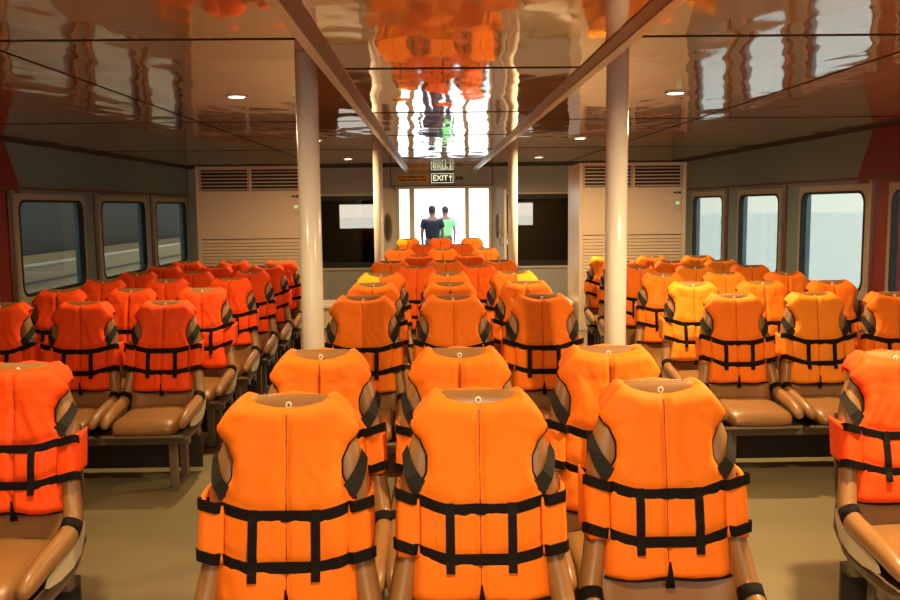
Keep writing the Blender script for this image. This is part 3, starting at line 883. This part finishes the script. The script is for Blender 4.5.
def person(name, loc, rz, shirt, label, hgt=1.68, phase=1):
    k = hgt/1.75
    root = empty(name, loc, rz); tag(root, label, 'person')
    root.scale = (k, k, k)
    skin = mat(name+'_skin', (.22, .10, .06), .5); pants = mat(name+'_trousers', (.05, .05, .07), .8)
    hair = mat(name+'_hair', (.012, .010, .009), .7)
    def skinobj(nm, verts, edges, rad, m, sub=2):
        me = bpy.data.meshes.new(nm); me.from_pydata(verts, edges, []); me.update()
        me.materials.append(m)
        o = obj(nm, me, root)
        md = o.modifiers.new('skin', 'SKIN'); md.use_smooth_shade = True
        if not me.skin_vertices: me.skin_vertices.new() if hasattr(me.skin_vertices, 'new') else None
        for i, r in enumerate(rad):
            sv = me.skin_vertices[0].data[i]; sv.radius = r if isinstance(r, tuple) else (r, r); sv.use_root = (i == 0)
        s = o.modifiers.new('sub', 'SUBSURF'); s.levels = sub; s.render_levels = sub
        return o
    ph = phase
    V = [(0, 0, .95), (0, 0, 1.12), (0, .01, 1.30), (0, .01, 1.42), (0, 0, 1.50), (0, -.01, 1.58), (0, -.012, 1.66), (0, -.005, 1.71),
         (-.19, .01, 1.40), (-.24, .02, 1.13), (-.23, -.05*ph, .90), (-.225, -.07*ph, .82),
         (.19, .01, 1.40), (.24, .02, 1.13), (.23, .05*ph-.02, .90), (.225, .06*ph-.02, .82),
         (-.09, 0, .90), (-.10, -.06*ph, .50), (-.10, .02, .09), (-.11, -.10, .035),
         (.09, 0, .90), (.10, .07*ph, .50), (.10, .12*ph, .10), (.11, .02*ph, .035),
         (0, -.115, 1.615), (-.085, 0, 1.62), (.085, 0, 1.62)]
    E = [(0, 1), (1, 2), (2, 3), (3, 4), (4, 5), (5, 6), (6, 7), (3, 8), (8, 9), (9, 10), (10, 11), (3, 12), (12, 13), (13, 14), (14, 15),
         (0, 16), (16, 17), (17, 18), (18, 19), (0, 20), (20, 21), (21, 22), (22, 23), (5, 24), (5, 25), (5, 26)]
    Rr = [(.15, .10), (.14, .10), (.17, .11), (.13, .09), (.055, .055), (.078, .095), (.078, .095), (.055, .065),
          .055, .042, .032, .035, .055, .042, .032, .035, .085, .058, .042, .035, .085, .058, .042, .035, .012, .014, .014]
    skinobj('body', V, E, Rr, skin)
    SV = [(0, 0, .93), (0, 0, 1.12), (0, .01, 1.30), (0, .01, 1.41), (-.19, .01, 1.39), (-.225, .02, 1.22), (.19, .01, 1.39), (.225, .02, 1.22)]
    skinobj('shirt', SV, [(0, 1), (1, 2), (2, 3), (3, 4), (4, 5), (3, 6), (6, 7)], [(.19, .13), (.18, .13), (.21, .14), (.16, .12), .088, .080, .088, .080], shirt)
    PV = [V[0], V[16], V[17], V[18], V[20], V[21], V[22]]
    skinobj('trousers', PV, [(0, 1), (1, 2), (2, 3), (0, 4), (4, 5), (5, 6)], [(.16, .115), .10, .075, .06, .10, .075, .06], pants)
    bm = bmesh.new(); bmesh.ops.create_uvsphere(bm, u_segments=20, v_segments=12, radius=.1)
    for v in bm.verts:
        v.co.x *= .92; v.co.y *= 1.1
    bmesh.ops.delete(bm, geom=[v for v in bm.verts if v.co.z < -.02 and v.co.y < .02], context='VERTS')
    o = obj('hair', mesh_of('hair', bm, hair, True), root, loc=(0, .004, 1.665))
    s = o.modifiers.new('solid', 'SOLIDIFY'); s.thickness = .01
    bm = bmesh.new()
    for s_ in (-1, 1):
        g = bmesh.ops.create_uvsphere(bm, u_segments=8, v_segments=6, radius=.012)
        for v in g['verts']: v.co += Vector((s_*.032, -.092, 1.645))
    obj('eyes', mesh_of('eyes', bm, RING, True), root)
    bm = bmesh.new(); add_box(bm, -.022, .022, -.097, -.088, 1.572, 1.580)
    obj('mouth', mesh_of('mouth', bm, mat(name+'_lips', (.20, .05, .04), .5)), root)
    for s_ in (-1, 1):
        for q in range(5):
            bm = bmesh.new(); px = s_*.225; py = -.07*ph if s_ < 0 else .06*ph-.02
            if q < 4: tube(bm, [(px, py+(q-1.5)*.018, .80), (px-s_*.008, py+(q-1.5)*.019-.004, .755), (px-s_*.022, py+(q-1.5)*.018-.006, .725-.006*(q in (1, 2)))], [.0095, .0085, .007], 8)
            else: tube(bm, [(px-s_*.005, py-.025, .82), (px-s_*.015, py-.048, .79), (px-s_*.022, py-.052, .765)], [.011, .010, .008], 8)
            obj('thumb' if q == 4 else 'finger', mesh_of('finger', bm, skin, True), root)
    for s_, vi in ((-1, 19), (1, 23)):
        x, y, z = V[vi]
        bm = bmesh.new(); tube(bm, [(x, y+.17, .045), (x, y+.13, .045), (x, y+.05, .042), (x, y-.05, .038), (x, y-.09, .032)], [(.03, .03), (.04, .042), (.045, .04), (.05, .036), (.028, .02)], 12)
        obj('shoe', mesh_of('shoe', bm, hair, True), root)
person('person', (-.02+.0, 19.6, -.02), math.pi, mat('shirt_navy', (.006, .011, .024), .8), 'person in a dark navy shirt standing in the bright doorway, back turned', 1.70, 1)
person('person', (.30, 21.6, -.02), math.pi, mat('shirt_green', (.22, .75, .22), .8), 'person in a green shirt, lightened by flare, walking behind the one in navy', 1.68, -1)  # doorway flare is painted into the lightened shirt colour

# ------------------------------------------------------------ world, camera, view
w = bpy.data.worlds.new('hazy_sky'); bpy.context.scene.world = w; w.use_nodes = True
nt = w.node_tree; bg = nt.nodes['Background']
tc = nt.nodes.new('ShaderNodeTexCoord'); sp = nt.nodes.new('ShaderNodeSeparateXYZ'); nt.links.new(tc.outputs['Generated'], sp.inputs[0])
rp = nt.nodes.new('ShaderNodeValToRGB'); nt.links.new(sp.outputs['Z'], rp.inputs[0])
rp.color_ramp.elements[0].position = 0.0; rp.color_ramp.elements[0].color = (.93, .96, .93, 1)
rp.color_ramp.elements[1].position = .5; rp.color_ramp.elements[1].color = (.80, .87, .93, 1)
nt.links.new(rp.outputs[0], bg.inputs[0]); bg.inputs[1].default_value = 2.6

cam = bpy.data.cameras.new('camera'); co = bpy.data.objects.new('camera', cam); C.objects.link(co)
cam.sensor_width = 36; cam.lens = 36*F/900; cam.clip_end = 800
yaw, pitch, roll = math.radians(1.05), math.radians(6.17), math.radians(-.6)
M = Matrix.Rotation(-yaw, 4, 'Z') @ Matrix.Rotation(math.pi/2-pitch, 4, 'X') @ Matrix.Rotation(roll, 4, 'Z')
co.matrix_world = Matrix.Translation((0, 0, CAMZ)) @ M
bpy.context.scene.camera = co
vs = bpy.context.scene.view_settings
vs.view_transform = 'Standard'; vs.look = 'None'; vs.gamma = 1; vs.use_curve_mapping = False; vs.exposure = 0.78
